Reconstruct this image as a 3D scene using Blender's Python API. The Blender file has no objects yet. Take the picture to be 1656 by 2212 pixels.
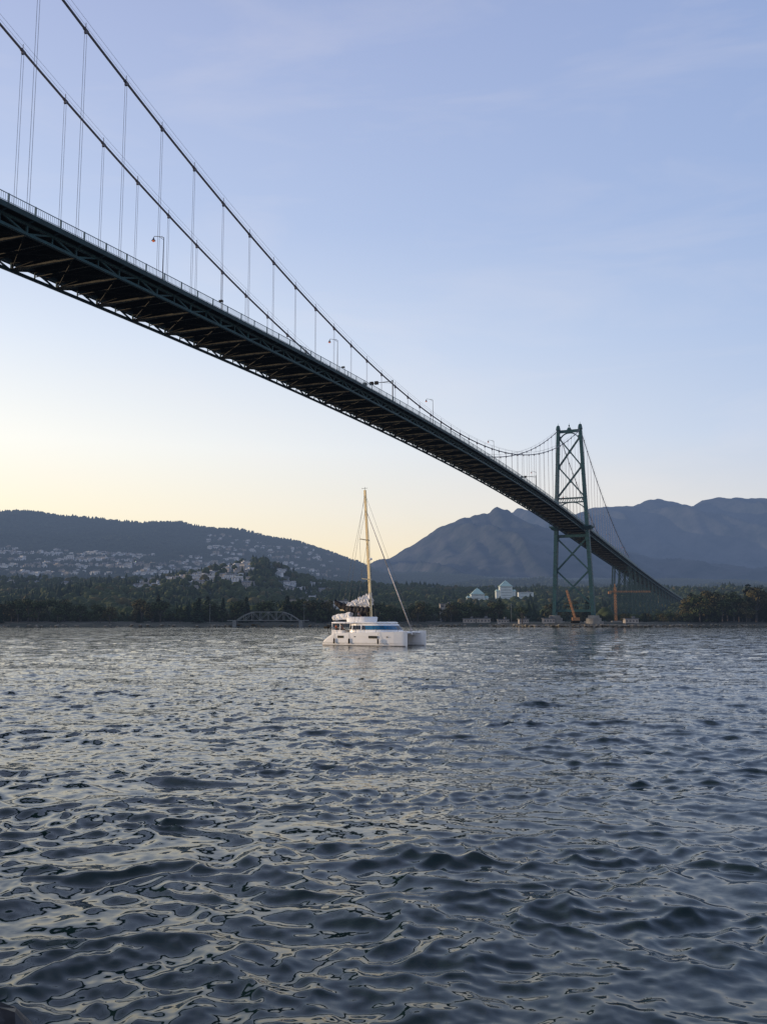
import bpy, math, random
import numpy as np
from mathutils import Vector, Matrix, noise
random.seed(7); rng=np.random.default_rng(7)
scene=bpy.context.scene
col=scene.collection
scene.view_settings.view_transform='Standard'
try: scene.view_settings.look='None'
except Exception: pass
SUN_AZ=math.radians(-80); SUN_EL=math.radians(5.5)

# ---------------------------------------------------------------- materials
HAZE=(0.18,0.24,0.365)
def mat(name,color,rough=0.6,metal=0.0,scale=0.6,var=0.25,haze=0.0,detail=4,spec=0.3,emis=None):
    m=bpy.data.materials.new(name); m.use_nodes=True
    nt=m.node_tree; N=nt.nodes; L=nt.links
    b=N['Principled BSDF']; out=N['Material Output']
    tc=N.new('ShaderNodeTexCoord'); nz=N.new('ShaderNodeTexNoise')
    nz.inputs['Scale'].default_value=scale; nz.inputs['Detail'].default_value=detail
    L.new(tc.outputs['Object'],nz.inputs['Vector'])
    mr=N.new('ShaderNodeMapRange'); mr.inputs['From Min'].default_value=0.3; mr.inputs['From Max'].default_value=0.7
    L.new(nz.outputs['Fac'],mr.inputs['Value'])
    mx=N.new('ShaderNodeMix'); mx.data_type='RGBA'
    c1=[max(0,c*(1-var)) for c in color]; c2=[min(1,c*(1+var)) for c in color]
    mx.inputs[6].default_value=(*c1,1); mx.inputs[7].default_value=(*c2,1)
    L.new(mr.outputs[0],mx.inputs[0]); L.new(mx.outputs[2],b.inputs['Base Color'])
    b.inputs['Roughness'].default_value=rough; b.inputs['Metallic'].default_value=metal
    b.inputs['Specular IOR Level'].default_value=spec
    if emis:
        b.inputs['Emission Color'].default_value=(*emis[:3],1); b.inputs['Emission Strength'].default_value=emis[3]
    if haze>0:
        add_haze(nt,b.outputs[0],out,haze)
    return m
def add_haze(nt,shader,out,Ldist,colr=HAZE):  # aerial haze painted into the material: bluish emission growing with distance
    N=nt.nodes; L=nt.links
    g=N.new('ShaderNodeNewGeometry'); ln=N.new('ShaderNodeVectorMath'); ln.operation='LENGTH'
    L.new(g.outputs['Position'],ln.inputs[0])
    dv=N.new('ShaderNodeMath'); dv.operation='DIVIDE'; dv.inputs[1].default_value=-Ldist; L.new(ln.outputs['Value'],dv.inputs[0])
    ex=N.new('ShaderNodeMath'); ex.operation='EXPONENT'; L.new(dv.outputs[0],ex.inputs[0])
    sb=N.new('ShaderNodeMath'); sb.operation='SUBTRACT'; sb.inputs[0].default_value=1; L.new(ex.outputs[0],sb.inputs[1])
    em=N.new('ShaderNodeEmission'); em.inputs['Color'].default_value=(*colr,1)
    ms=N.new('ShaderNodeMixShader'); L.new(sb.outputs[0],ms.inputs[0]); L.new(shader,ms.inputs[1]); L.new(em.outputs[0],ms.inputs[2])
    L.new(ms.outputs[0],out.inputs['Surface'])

HZ=7200
HZF=6000
HZN=10500
M_green=mat('bridge_green_paint',(0.013,0.060,0.068),0.55,0,0.8,0.3,haze=HZN)
M_rail=mat('railing_paint',(0.12,0.19,0.23),0.5,0,0.8,0.2,haze=HZ)
M_greend=mat('bridge_dark_green',(0.010,0.036,0.040),0.6,0,0.8,0.3,haze=11000)
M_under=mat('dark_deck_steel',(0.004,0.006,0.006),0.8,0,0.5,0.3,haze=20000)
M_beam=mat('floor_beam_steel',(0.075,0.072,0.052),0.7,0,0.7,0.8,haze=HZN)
M_asph=mat('asphalt',(0.05,0.05,0.052),0.9,0,2,0.2)
M_cable=mat('cable_steel',(0.13,0.12,0.14),0.5,0.0,2,0.2,haze=HZ)
M_rope=mat('hanger_rope',(0.20,0.19,0.22),0.5,0.0,2,0.2,haze=HZ)
M_conc=mat('concrete',(0.22,0.205,0.18),0.85,0,0.4,0.3,haze=HZ)
M_lampm=mat('lamp_metal',(0.09,0.10,0.12),0.5,0.3,3,0.2)
M_lampr=mat('lamp_shade_red',(0.45,0.10,0.05),0.5,0,3,0.2,emis=(1.0,0.25,0.08,0.35))
M_dark=mat('signal_dark',(0.012,0.012,0.014),0.5,0,3,0.2)

class MB:
    def __init__(s): s.v=[];s.f=[];s.m=[]
    def add(s,vs,fs,mi=0):
        o=len(s.v); s.v.extend([tuple(v) for v in vs]); s.f.extend([tuple(i+o for i in f) for f in fs]); s.m.extend([mi]*len(fs))
    def beam(s,p,q,w,h,mi=0,w2=None,h2=None,up=(0,0,1)):
        p=Vector(p);q=Vector(q);d=(q-p)
        if d.length<1e-6:return
        d.normalize();u=Vector(up)
        if abs(d.dot(u))>0.98:u=Vector((0.3956,0.9184,0))
        x=d.cross(u).normalized(); y=x.cross(d).normalized()
        w2=w if w2 is None else w2; h2=h if h2 is None else h2
        vs=[]
        for c,a,b in((p,w/2,h/2),(q,w2/2,h2/2)):
            vs+= [c-x*a-y*b,c+x*a-y*b,c+x*a+y*b,c-x*a+y*b]
        s.add(vs,[(0,3,2,1),(4,5,6,7),(0,1,5,4),(1,2,6,5),(2,3,7,6),(3,0,4,7)],mi)
    def cyl(s,p,q,r,n=6,mi=0,r2=None):
        p=Vector(p);q=Vector(q);d=(q-p)
        if d.length<1e-6:return
        d.normalize();u=Vector((0,0,1)) if abs(d.z)<0.95 else Vector((1,0,0))
        x=d.cross(u).normalized();y=x.cross(d); r2=r if r2 is None else r2
        vs=[];
        for c,rr in((p,r),(q,r2)):
            for i in range(n):
                a=2*math.pi*i/n; vs.append(c+x*(math.cos(a)*rr)+y*(math.sin(a)*rr))
        fs=[(i,(i+1)%n,n+(i+1)%n,n+i) for i in range(n)]+[tuple(range(n-1,-1,-1)),tuple(range(n,2*n))]
        s.add(vs,fs,mi)
    def tube(s,pts,r,n=6,mi=0):
        for a,b in zip(pts[:-1],pts[1:]): s.cyl(a,b,r,n,mi)
    def box(s,c,size,rot=0,mi=0,top=1.0):
        cx,cy,cz=c;sx,sy,sz=[k/2 for k in size];ca,sa=math.cos(rot),math.sin(rot);vs=[]
        for z,k in((-sz,1),(sz,top)):
            for x,y in((-sx,-sy),(sx,-sy),(sx,sy),(-sx,sy)):
                x*=k;y*=k; vs.append((cx+x*ca-y*sa,cy+x*sa+y*ca,cz+z))
        s.add(vs,[(0,3,2,1),(4,5,6,7),(0,1,5,4),(1,2,6,5),(2,3,7,6),(3,0,4,7)],mi)
    def ell(s,c,r,nu=10,nv=6,mi=0,jit=0):
        vs=[(c[0],c[1],c[2]-r[2])]
        for j in range(1,nv):
            t=-math.pi/2+math.pi*j/nv
            for i in range(nu):
                a=2*math.pi*i/nu;k=1+random.uniform(-jit,jit)
                vs.append((c[0]+r[0]*math.cos(t)*math.cos(a)*k,c[1]+r[1]*math.cos(t)*math.sin(a)*k,c[2]+r[2]*math.sin(t)*k))
        vs.append((c[0],c[1],c[2]+r[2]));fs=[]
        for i in range(nu): fs.append((0,1+(i+1)%nu,1+i))
        for j in range(nv-2):
            for i in range(nu):
                a=1+j*nu;fs.append((a+i,a+(i+1)%nu,a+nu+(i+1)%nu,a+nu+i))
        a=1+(nv-2)*nu
        for i in range(nu): fs.append((a+i,a+(i+1)%nu,len(vs)-1))
        s.add(vs,fs,mi)
    def mesh(s,name,mats,smooth=False):
        me=bpy.data.meshes.new(name);me.from_pydata(s.v,[],s.f)
        for m in mats: me.materials.append(m)
        me.polygons.foreach_set('material_index',s.m)
        if smooth: me.polygons.foreach_set('use_smooth',[True]*len(s.f))
        me.update();return me
    def obj(s,name,mats,parent=None,smooth=False,loc=(0,0,0)):
        if not isinstance(mats,(list,tuple)): mats=[mats]
        ob=bpy.data.objects.new(name,s.mesh(name,mats,smooth));col.objects.link(ob);ob.location=loc
        if parent: ob.parent=parent
        return ob
def empty(name,loc,rot=0):
    e=bpy.data.objects.new(name,None);col.objects.link(e);e.location=loc;e.rotation_euler=(0,0,rot);e.empty_display_size=0.5;return e
def tag(o,label,cat,group=None):
    o['label']=label;o['category']=cat
    if group:o['group']=group
def clone(e,loc,rot=None,scale=None):
    c=e.copy();col.objects.link(c);c.location=loc
    if rot is not None:c.rotation_euler=(0,0,rot)
    if scale is not None:c.scale=scale
    for ch in TEMPL.get(e.name,[]):
        k=ch.copy();col.objects.link(k);k.parent=c
    return c
TEMPL={}

# ---------------------------------------------------------------- camera
cd=bpy.data.cameras.new('camera');cam=bpy.data.objects.new('camera',cd);col.objects.link(cam)
cam.location=(0,0,4.0);cam.rotation_euler=(math.radians(90+6.96),0,0)
cd.sensor_fit='VERTICAL';cd.sensor_height=36;cd.lens=30.92;cd.clip_start=0.1;cd.clip_end=30000
scene.camera=cam

# ---------------------------------------------------------------- world
w=bpy.data.worlds.new('World');scene.world=w;w.use_nodes=True
nt=w.node_tree;N=nt.nodes;L=nt.links
for n in list(N):N.remove(n)
out=N.new('ShaderNodeOutputWorld');tc=N.new('ShaderNodeTexCoord')
sep=N.new('ShaderNodeSeparateXYZ');L.new(tc.outputs['Generated'],sep.inputs[0])
cmb=N.new('ShaderNodeCombineXYZ');L.new(sep.outputs[0],cmb.inputs[0]);L.new(sep.outputs[1],cmb.inputs[1])
nrm=N.new('ShaderNodeVectorMath');nrm.operation='NORMALIZE';L.new(cmb.outputs[0],nrm.inputs[0])
dot=N.new('ShaderNodeVectorMath');dot.operation='DOT_PRODUCT';L.new(nrm.outputs[0],dot.inputs[0])
dot.inputs[1].default_value=(math.sin(math.radians(-75)),math.cos(math.radians(-75)),0)
mr=N.new('ShaderNodeMapRange');mr.inputs['From Min'].default_value=-0.3;mr.inputs['From Max'].default_value=0.7
L.new(dot.outputs['Value'],mr.inputs['Value'])
def ramp(els):
    r=N.new('ShaderNodeValToRGB');r.color_ramp.interpolation='LINEAR'
    e=r.color_ramp.elements
    e[0].position=els[0][0];e[0].color=(*els[0][1],1);e[1].position=els[-1][0];e[1].color=(*els[-1][1],1)
    for p,c in els[1:-1]:
        k=e.new(p);k.color=(*c,1)
    L.new(sep.outputs[2],r.inputs[0]);return r
rA=ramp([(0,(1.0,.76,.44)),(.06,(1.02,.87,.56)),(.12,(1.06,.96,.74)),(.19,(1.04,1.02,.94)),(.30,(.78,.85,.96)),(.42,(.53,.63,.86)),(.58,(.42,.495,.745)),(.8,(.26,.32,.48)),(1,(.17,.21,.32))])
rB=ramp([(0,(.96,.70,.46)),(.06,(.84,.71,.58)),(.12,(.62,.65,.73)),(.2,(.465,.575,.79)),(.3,(.385,.505,.76)),(.42,(.33,.445,.715)),(.6,(.285,.385,.655)),(.8,(.18,.235,.37)),(1,(.12,.16,.25))])
mx=N.new('ShaderNodeMix');mx.data_type='RGBA';L.new(mr.outputs[0],mx.inputs[0]);L.new(rB.outputs[0],mx.inputs[6]);L.new(rA.outputs[0],mx.inputs[7])
mp=N.new('ShaderNodeMapping');mp.inputs['Scale'].default_value=(1.5,1.5,7);mp.inputs['Rotation'].default_value=(0.0,0.28,0.3);L.new(tc.outputs['Generated'],mp.inputs[0])
cn=N.new('ShaderNodeTexNoise');cn.inputs['Scale'].default_value=1.9;cn.inputs['Detail'].default_value=10;cn.inputs['Roughness'].default_value=.58;cn.inputs['Distortion'].default_value=0.6;L.new(mp.outputs[0],cn.inputs['Vector'])
cm=N.new('ShaderNodeMapRange');cm.inputs['From Min'].default_value=.48;cm.inputs['From Max'].default_value=.78;cm.inputs['To Max'].default_value=.17;L.new(cn.outputs['Fac'],cm.inputs['Value'])
mc=N.new('ShaderNodeMix');mc.data_type='RGBA';L.new(cm.outputs[0],mc.inputs[0]);L.new(mx.outputs[2],mc.inputs[6]);mc.inputs[7].default_value=(.95,.86,.82,1)
bg=N.new('ShaderNodeBackground');L.new(mc.outputs[2],bg.inputs[0]);bg.inputs[1].default_value=0.98
sky=N.new('ShaderNodeTexSky');sky.sky_type='NISHITA';sky.sun_disc=False;sky.sun_elevation=SUN_EL;sky.sun_rotation=SUN_AZ
bg2=N.new('ShaderNodeBackground');L.new(sky.outputs[0],bg2.inputs[0]);bg2.inputs[1].default_value=0.012
ad=N.new('ShaderNodeAddShader');L.new(bg.outputs[0],ad.inputs[0]);L.new(bg2.outputs[0],ad.inputs[1]);L.new(ad.outputs[0],out.inputs[0])
sl=bpy.data.lights.new('sun','SUN');sl.energy=3.2;sl.angle=math.radians(.5);sl.color=(1,.74,.48)
so=bpy.data.objects.new('sun',sl);col.objects.link(so)
S=Vector((math.sin(SUN_AZ)*math.cos(SUN_EL),math.cos(SUN_AZ)*math.cos(SUN_EL),math.sin(SUN_EL)))
so.rotation_euler=S.to_track_quat('Z','Y').to_euler();so.location=(-200,0,100)

# ---------------------------------------------------------------- fast mesh
def fast_mesh(name,V,F,mats,smooth=False,mi=None):
    me=bpy.data.meshes.new(name);k=F.shape[1]
    me.vertices.add(len(V));me.vertices.foreach_set('co',np.ascontiguousarray(V,dtype=np.float32).ravel())
    me.loops.add(F.size);me.loops.foreach_set('vertex_index',F.astype(np.int32).ravel())
    me.polygons.add(len(F));me.polygons.foreach_set('loop_start',(np.arange(len(F))*k).astype(np.int32))
    try: me.polygons.foreach_set('loop_total',np.full(len(F),k,dtype=np.int32))
    except Exception: pass
    for m in mats: me.materials.append(m)
    if mi is not None: me.polygons.foreach_set('material_index',mi.astype(np.int32))
    if smooth: me.polygons.foreach_set('use_smooth',np.ones(len(F),dtype=bool))
    me.update(calc_edges=True);me.validate()
    ob=bpy.data.objects.new(name,me);col.objects.link(ob);return ob
def gridfaces(nr,nc,wrap=False):
    i=np.arange(nr-1)[:,None];j=np.arange(nc if wrap else nc-1)[None,:];j2=(j+1)%nc
    return np.stack([i*nc+j,i*nc+j2,(i+1)*nc+j2,(i+1)*nc+j],-1).reshape(-1,4)

# ---------------------------------------------------------------- water
def water():
    az=np.concatenate([np.radians(np.linspace(-31,31,860)),np.radians(np.linspace(31,329,60)[1:-1])])
    r=np.concatenate([2.6*np.exp(np.linspace(0,math.log(8/2.6),60))[:-1],8*np.exp(np.linspace(0,math.log(600/8),960)),np.geomspace(660,14000,10)])
    R,A=np.meshgrid(r,az,indexing='ij')
    X=R*np.sin(A);Y=R*np.cos(A);Z=np.zeros_like(X)
    dr=np.gradient(r)[:,None]*np.ones_like(A)
    da=np.where(np.abs((A+math.pi)%(2*math.pi)-math.pi)<math.radians(31.2),math.radians(62/860),math.radians(5))*R
    sp=np.maximum(dr*0.8,da)
    g=np.random.default_rng(23)
    def lowf(sc,n,seed):
        q=np.random.default_rng(seed);o=np.zeros_like(X)
        for _ in range(n):
            a=q.uniform(0,6.28);k=2*math.pi/(sc*q.uniform(.6,1.8));o+=np.sin(k*(X*math.cos(a)*.7+Y*math.sin(a)*1.3)+q.uniform(0,6.28))
        return o/math.sqrt(n/2)
    pa=np.clip(.92+.36*lowf(5,9,1),.2,1.6);pb=np.clip(.85+.22*lowf(13,9,2),.35,1.25)
    wxx=.3*lowf(3.5,8,5);wyy=.3*lowf(3.0,8,6)
    DX=np.zeros_like(X);DY=np.zeros_like(X)
    nw=115
    lam=np.geomspace(0.12,4.6,nw)*g.uniform(.9,1.1,nw)
    for i,l in enumerate(lam):
        th=math.radians(-98+g.normal(0,44 if l>1 else 56)); k=2*math.pi/l
        slope=0.0315*(1.0 if l<.35 else 1.2 if l<1.0 else .85 if l<1.8 else .5)
        a=slope/k
        wgt=np.clip((l/sp-2)/3,0,1)
        if wgt.max()<=0:continue
        kx,ky=math.cos(th)*k,math.sin(th)*k
        ws=min(1,l/1.2)
        p=kx*(X+wxx*ws)+ky*(Y+wyy*ws)+g.uniform(0,6.28)
        mod=(pa if l<.9 else pb)*wgt*a
        Z+=mod*np.cos(p); s=np.sin(p)*mod*.9
        DX-=s*math.cos(th);DY-=s*math.sin(th)
    V=np.stack([X+DX,Y+DY,Z],-1).reshape(-1,3)
    return fast_mesh('water',V,gridfaces(len(r),len(az),True),[M_water],True)
def make_water_mat():
    m=bpy.data.materials.new('sea_water');m.use_nodes=True;nt=m.node_tree;N=nt.nodes;L=nt.links
    b=N['Principled BSDF'];b.inputs['Base Color'].default_value=(.008,.021,.021,1);b.inputs['Roughness'].default_value=.03;b.inputs['IOR'].default_value=1.42
    g=N.new('ShaderNodeNewGeometry')
    def vm(op,a,bv):
        n=N.new('ShaderNodeVectorMath');n.operation=op
        if isinstance(a,tuple):n.inputs[0].default_value=a
        else:L.new(a,n.inputs[0])
        if isinstance(bv,tuple):n.inputs[1].default_value=bv
        else:L.new(bv,n.inputs[1])
        return n.outputs[0]
    def ripples(sc,scale,detail):
        mp=N.new('ShaderNodeMapping');mp.inputs['Scale'].default_value=sc;mp.inputs['Rotation'].default_value=(0,0,.15);L.new(g.outputs['Position'],mp.inputs[0])
        n=N.new('ShaderNodeTexNoise');n.inputs['Scale'].default_value=scale;n.inputs['Detail'].default_value=detail;n.inputs['Distortion'].default_value=.3;L.new(mp.outputs[0],n.inputs['Vector'])
        return vm('SUBTRACT',n.outputs['Color'],(.5,.5,.5))
    ln=N.new('ShaderNodeVectorMath');ln.operation='LENGTH';L.new(g.outputs['Position'],ln.inputs[0])
    far=N.new('ShaderNodeMapRange');far.inputs['From Min'].default_value=15;far.inputs['From Max'].default_value=110;L.new(ln.outputs['Value'],far.inputs['Value'])
    mp=N.new('ShaderNodeMapping');mp.inputs['Scale'].default_value=(.012,.035,1);L.new(g.outputs['Position'],mp.inputs[0])
    pn=N.new('ShaderNodeTexNoise');pn.inputs['Scale'].default_value=1;pn.inputs['Detail'].default_value=4;L.new(mp.outputs[0],pn.inputs['Vector'])
    pr=N.new('ShaderNodeMapRange');pr.inputs['From Min'].default_value=.35;pr.inputs['From Max'].default_value=.65;pr.inputs['To Min'].default_value=.55;pr.inputs['To Max'].default_value=1.2;L.new(pn.outputs['Fac'],pr.inputs['Value'])
    r1=ripples((1,1.6,1),3.6,4);r2=ripples((.6,1.2,1),.8,3);r3=ripples((1,1.3,1),11,2)
    def scl(v,f,xyz):
        a=vm('MULTIPLY',v,xyz)
        n=N.new('ShaderNodeVectorMath');n.operation='SCALE';L.new(a,n.inputs[0])
        if f is None:n.inputs['Scale'].default_value=1
        else:L.new(f,n.inputs['Scale'])
        return n.outputs[0]
    near=N.new('ShaderNodeMapRange');near.inputs['From Min'].default_value=9;near.inputs['From Max'].default_value=55;near.inputs['To Min'].default_value=.32;near.inputs['To Max'].default_value=1.1;L.new(ln.outputs['Value'],near.inputs['Value'])
    t=vm('ADD',scl(r1,near.outputs[0],(.42,.54,0)),scl(r2,far.outputs[0],(.36,.46,0)))
    t=vm('ADD',t,scl(r3,near.outputs[0],(.18,.22,0)))
    t=scl(t,pr.outputs[0],(1,1,0))
    nn=vm('ADD',g.outputs['Normal'],t)
    no=N.new('ShaderNodeVectorMath');no.operation='NORMALIZE';L.new(nn,no.inputs[0]);L.new(no.outputs[0],b.inputs['Normal'])
    v=vm('SUBTRACT',g.outputs['Position'],(-12.0,140.5,0));v=vm('MULTIPLY',v,(.17,.5,0))
    l2=N.new('ShaderNodeVectorMath');l2.operation='LENGTH';L.new(v,l2.inputs[0])
    fm=N.new('ShaderNodeMapRange');fm.inputs['From Min'].default_value=1;fm.inputs['From Max'].default_value=.2;L.new(l2.outputs['Value'],fm.inputs['Value'])
    fn=N.new('ShaderNodeTexNoise');fn.inputs['Scale'].default_value=2.2;fn.inputs['Detail'].default_value=5;L.new(g.outputs['Position'],fn.inputs['Vector'])
    f2=N.new('ShaderNodeMapRange');f2.inputs['From Min'].default_value=.5;f2.inputs['From Max'].default_value=.62;L.new(fn.outputs['Fac'],f2.inputs['Value'])
    mm=N.new('ShaderNodeMath');mm.operation='MULTIPLY';L.new(fm.outputs[0],mm.inputs[0]);L.new(f2.outputs[0],mm.inputs[1])
    d=N.new('ShaderNodeBsdfDiffuse');d.inputs[0].default_value=(.75,.75,.76,1)
    ms=N.new('ShaderNodeMixShader');L.new(mm.outputs[0],ms.inputs[0]);L.new(b.outputs[0],ms.inputs[1]);L.new(d.outputs[0],ms.inputs[2]);L.new(ms.outputs[0],N['Material Output'].inputs['Surface'])
    return m
M_water=make_water_mat()
wt=water();wt['kind']='structure'

# ---------------------------------------------------------------- terrain
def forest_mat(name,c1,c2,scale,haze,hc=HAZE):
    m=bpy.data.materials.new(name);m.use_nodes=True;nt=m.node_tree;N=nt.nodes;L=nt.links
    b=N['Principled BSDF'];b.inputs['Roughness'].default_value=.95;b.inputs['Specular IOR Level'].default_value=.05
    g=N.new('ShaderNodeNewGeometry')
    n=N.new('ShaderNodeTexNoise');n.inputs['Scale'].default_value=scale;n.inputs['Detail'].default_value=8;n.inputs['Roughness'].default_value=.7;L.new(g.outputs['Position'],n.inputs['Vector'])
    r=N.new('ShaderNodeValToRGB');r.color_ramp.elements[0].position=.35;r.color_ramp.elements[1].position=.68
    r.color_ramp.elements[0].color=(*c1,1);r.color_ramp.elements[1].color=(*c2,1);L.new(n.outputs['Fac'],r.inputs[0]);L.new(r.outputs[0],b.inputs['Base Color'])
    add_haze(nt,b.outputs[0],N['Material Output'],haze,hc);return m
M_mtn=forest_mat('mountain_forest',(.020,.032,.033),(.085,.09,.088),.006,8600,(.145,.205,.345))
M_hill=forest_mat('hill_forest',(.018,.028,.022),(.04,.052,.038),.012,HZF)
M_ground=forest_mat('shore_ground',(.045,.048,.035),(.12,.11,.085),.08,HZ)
TER=[]
def terrain(name,pts,Yc,Y0,Yb,base,x0,x1,nx,ny,amp,pw,material,gully=0,gs=250.,crag=0):
    xs=np.linspace(x0,x1,nx);ys=np.concatenate([np.linspace(Y0,Yc,ny),np.linspace(Yc,Yb,ny//3)[1:]])
    P=np.array(pts,float);cr=np.interp(xs,P[:,0],P[:,1])
    if crag: cr=cr+np.array([crag*noise.noise(Vector((x/70,2,0)))+crag*.5*noise.noise(Vector((x/28,5,0))) for x in xs])
    Z=np.zeros((len(ys),nx))
    for j,y in enumerate(ys):
        if y<=Yc: t=(y-Y0)/(Yc-Y0);pr=t**pw;env=min(1,2.5*t)*(0.10+min(1,(1-t)*4.0))
        else: t=(y-Yc)/(Yb-Yc);pr=1-.8*t;env=.15
        for i,x in enumerate(xs):
            n=noise.fractal(Vector((x/gs,y/gs/1.6,1.3)),0.9,2.1,5)
            z=base+(cr[i]-base)*pr+amp*n*env
            if gully:
                gg=1-abs(noise.noise(Vector((x/gs*1.1+y/gs*.35,y/gs/3.2,7.7))))*2
                g2=1-abs(noise.noise(Vector((x/gs*2.9+y/gs*.6,y/gs/1.8,3.1))))*2
                z+=(gully*(gg-.6)+gully*.35*(g2-.6))*env
            Z[j,i]=z
    XX,YY=np.meshgrid(xs,ys)
    ob=fast_mesh(name,np.stack([XX,YY,Z],-1).reshape(-1,3),gridfaces(len(ys),nx),[material],True)
    ob['kind']='structure';TER.append((xs,ys,Z));return ob
def th(x,y):
    best=1.5
    for xs,ys,Z in TER:
        if xs[0]<=x<=xs[-1] and ys[0]<=y<=ys[-1]:
            i=min(len(xs)-2,int((x-xs[0])/(xs[1]-xs[0])));j=min(len(ys)-2,max(0,int(np.searchsorted(ys,y)-1)))
            a=(x-xs[i])/(xs[i+1]-xs[i]);b=(y-ys[j])/(ys[j+1]-ys[j])
            z=(Z[j,i]*(1-a)+Z[j,i+1]*a)*(1-b)+(Z[j+1,i]*(1-a)+Z[j+1,i+1]*a)*b
            best=max(best,z)
    return best
foot=[(-1400,110),(-653,70),(-496,66),(-393,70),(-320,80),(-270,90),(-235,99),(-200,100),(-172,90),(-145,76),(-101,62),(2,56),(136,52),(400,50),(653,48),(1400,60)]
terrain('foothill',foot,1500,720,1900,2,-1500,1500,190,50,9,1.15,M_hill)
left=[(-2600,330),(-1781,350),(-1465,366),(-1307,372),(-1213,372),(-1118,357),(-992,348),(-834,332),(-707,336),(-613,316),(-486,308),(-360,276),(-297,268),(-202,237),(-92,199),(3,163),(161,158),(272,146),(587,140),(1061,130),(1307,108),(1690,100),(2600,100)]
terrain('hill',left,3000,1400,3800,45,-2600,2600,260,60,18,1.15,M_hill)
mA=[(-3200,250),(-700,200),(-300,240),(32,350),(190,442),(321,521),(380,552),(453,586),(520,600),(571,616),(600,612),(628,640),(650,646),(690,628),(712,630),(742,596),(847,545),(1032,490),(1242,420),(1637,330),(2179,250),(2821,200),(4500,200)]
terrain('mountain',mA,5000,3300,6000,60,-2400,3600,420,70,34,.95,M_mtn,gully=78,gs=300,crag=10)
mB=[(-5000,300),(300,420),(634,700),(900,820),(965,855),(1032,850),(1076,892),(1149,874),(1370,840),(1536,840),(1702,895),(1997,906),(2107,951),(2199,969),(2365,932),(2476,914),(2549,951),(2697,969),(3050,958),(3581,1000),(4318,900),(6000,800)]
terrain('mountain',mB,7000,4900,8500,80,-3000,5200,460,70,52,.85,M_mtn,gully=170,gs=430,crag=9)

SX=[-3000,-400,-230,-200,-160,-120,-80,-40,0,30,60,75,100,125,150,180,230,400,3000]
SY=[470,472,474,480,473,478,486,491,500,503,499,459,454,457,468,500,505,500,500]
def shore(x):return float(np.interp(x,SX,SY))
xs=np.unique(np.concatenate([np.linspace(-3000,-260,12),np.linspace(-260,300,300),np.linspace(300,3000,14)]))
offs=[(-6,-2.2),(0,-.25),(3,.6),(8,1.5),(14,2.0),(40,2.5),(120,2.8),(300,3),(700,3.5),(1300,5)]
V=[]
for o,z in offs:
    for x in xs:
        j=noise.noise(Vector((x*.13,o*.2,0)))*2.5+noise.noise(Vector((x*.03,1,0)))*4
        V.append((x,shore(x)+o+j,z+.4*noise.noise(Vector((x*.4,o,3)))*(1 if o<20 else 0)))
g=fast_mesh('ground',np.array(V),gridfaces(len(offs),len(xs)),[M_ground],True);g['kind']='structure'
mb=MB();mb.box((0,-37,-.5),(500,80,6),0,0)
g=mb.obj('shore_path',M_conc);g['kind']='structure'

# ---------------------------------------------------------------- bridge
BX,BY=101.5,472.4
DIR=Vector((.3956,.9184,0));RT=Vector((.9184,-.3956,0))
def P(s,o,z):return DIR*s+RT*o+Vector((0,0,z))
def PW(s,o,z):return P(s,o,z)+Vector((BX,BY,0))
BANG=math.atan2(DIR.y,DIR.x)
SPAN=428.;MID=-214.;PH=1.2
def rz(s):
    return 61.8-.00013*(s+225)**2 if s<=0 else 55.2-.0585*s+.000022*s*s
def cz(s):
    return 63.4+(107-63.4)*((s-MID)/214)**2
SIDE=172.
def czs(s):
    t=s/SIDE;ze=rz(SIDE)+2.5
    return 107+(ze-107)*t-4*7.0*t*(1-t)
bridge=empty('suspension_bridge',(BX,BY,0))
tag(bridge,'long green steel suspension bridge with latticed towers spanning the strait','bridge')
PAN=SPAN/47
stat=[-428+PAN*k+PH for k in range(-10,124)]
def sweep(name,prof,material):
    V=[];n=len(prof);st=stat
    for s in st:
        for o,dz in prof:V.append(P(s,o,rz(s)+dz))
    F=[]
    for i in range(len(st)-1):
        for j in range(n):
            a=i*n+j;b=i*n+(j+1)%n;F.append((a,b,b+n,a+n))
    F.append(tuple(range(n-1,-1,-1)));F.append(tuple(range((len(st)-1)*n,len(st)*n)))
    m=MB();m.add(V,F);return m.obj(name,material,bridge)
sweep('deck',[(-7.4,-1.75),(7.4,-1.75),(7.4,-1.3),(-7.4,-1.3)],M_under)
sweep('roadway',[(-5.4,-1.29),(5.4,-1.29),(5.4,-1.27),(-5.4,-1.27)],M_asph)
zt,zb=-2.1,-3.5
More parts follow.
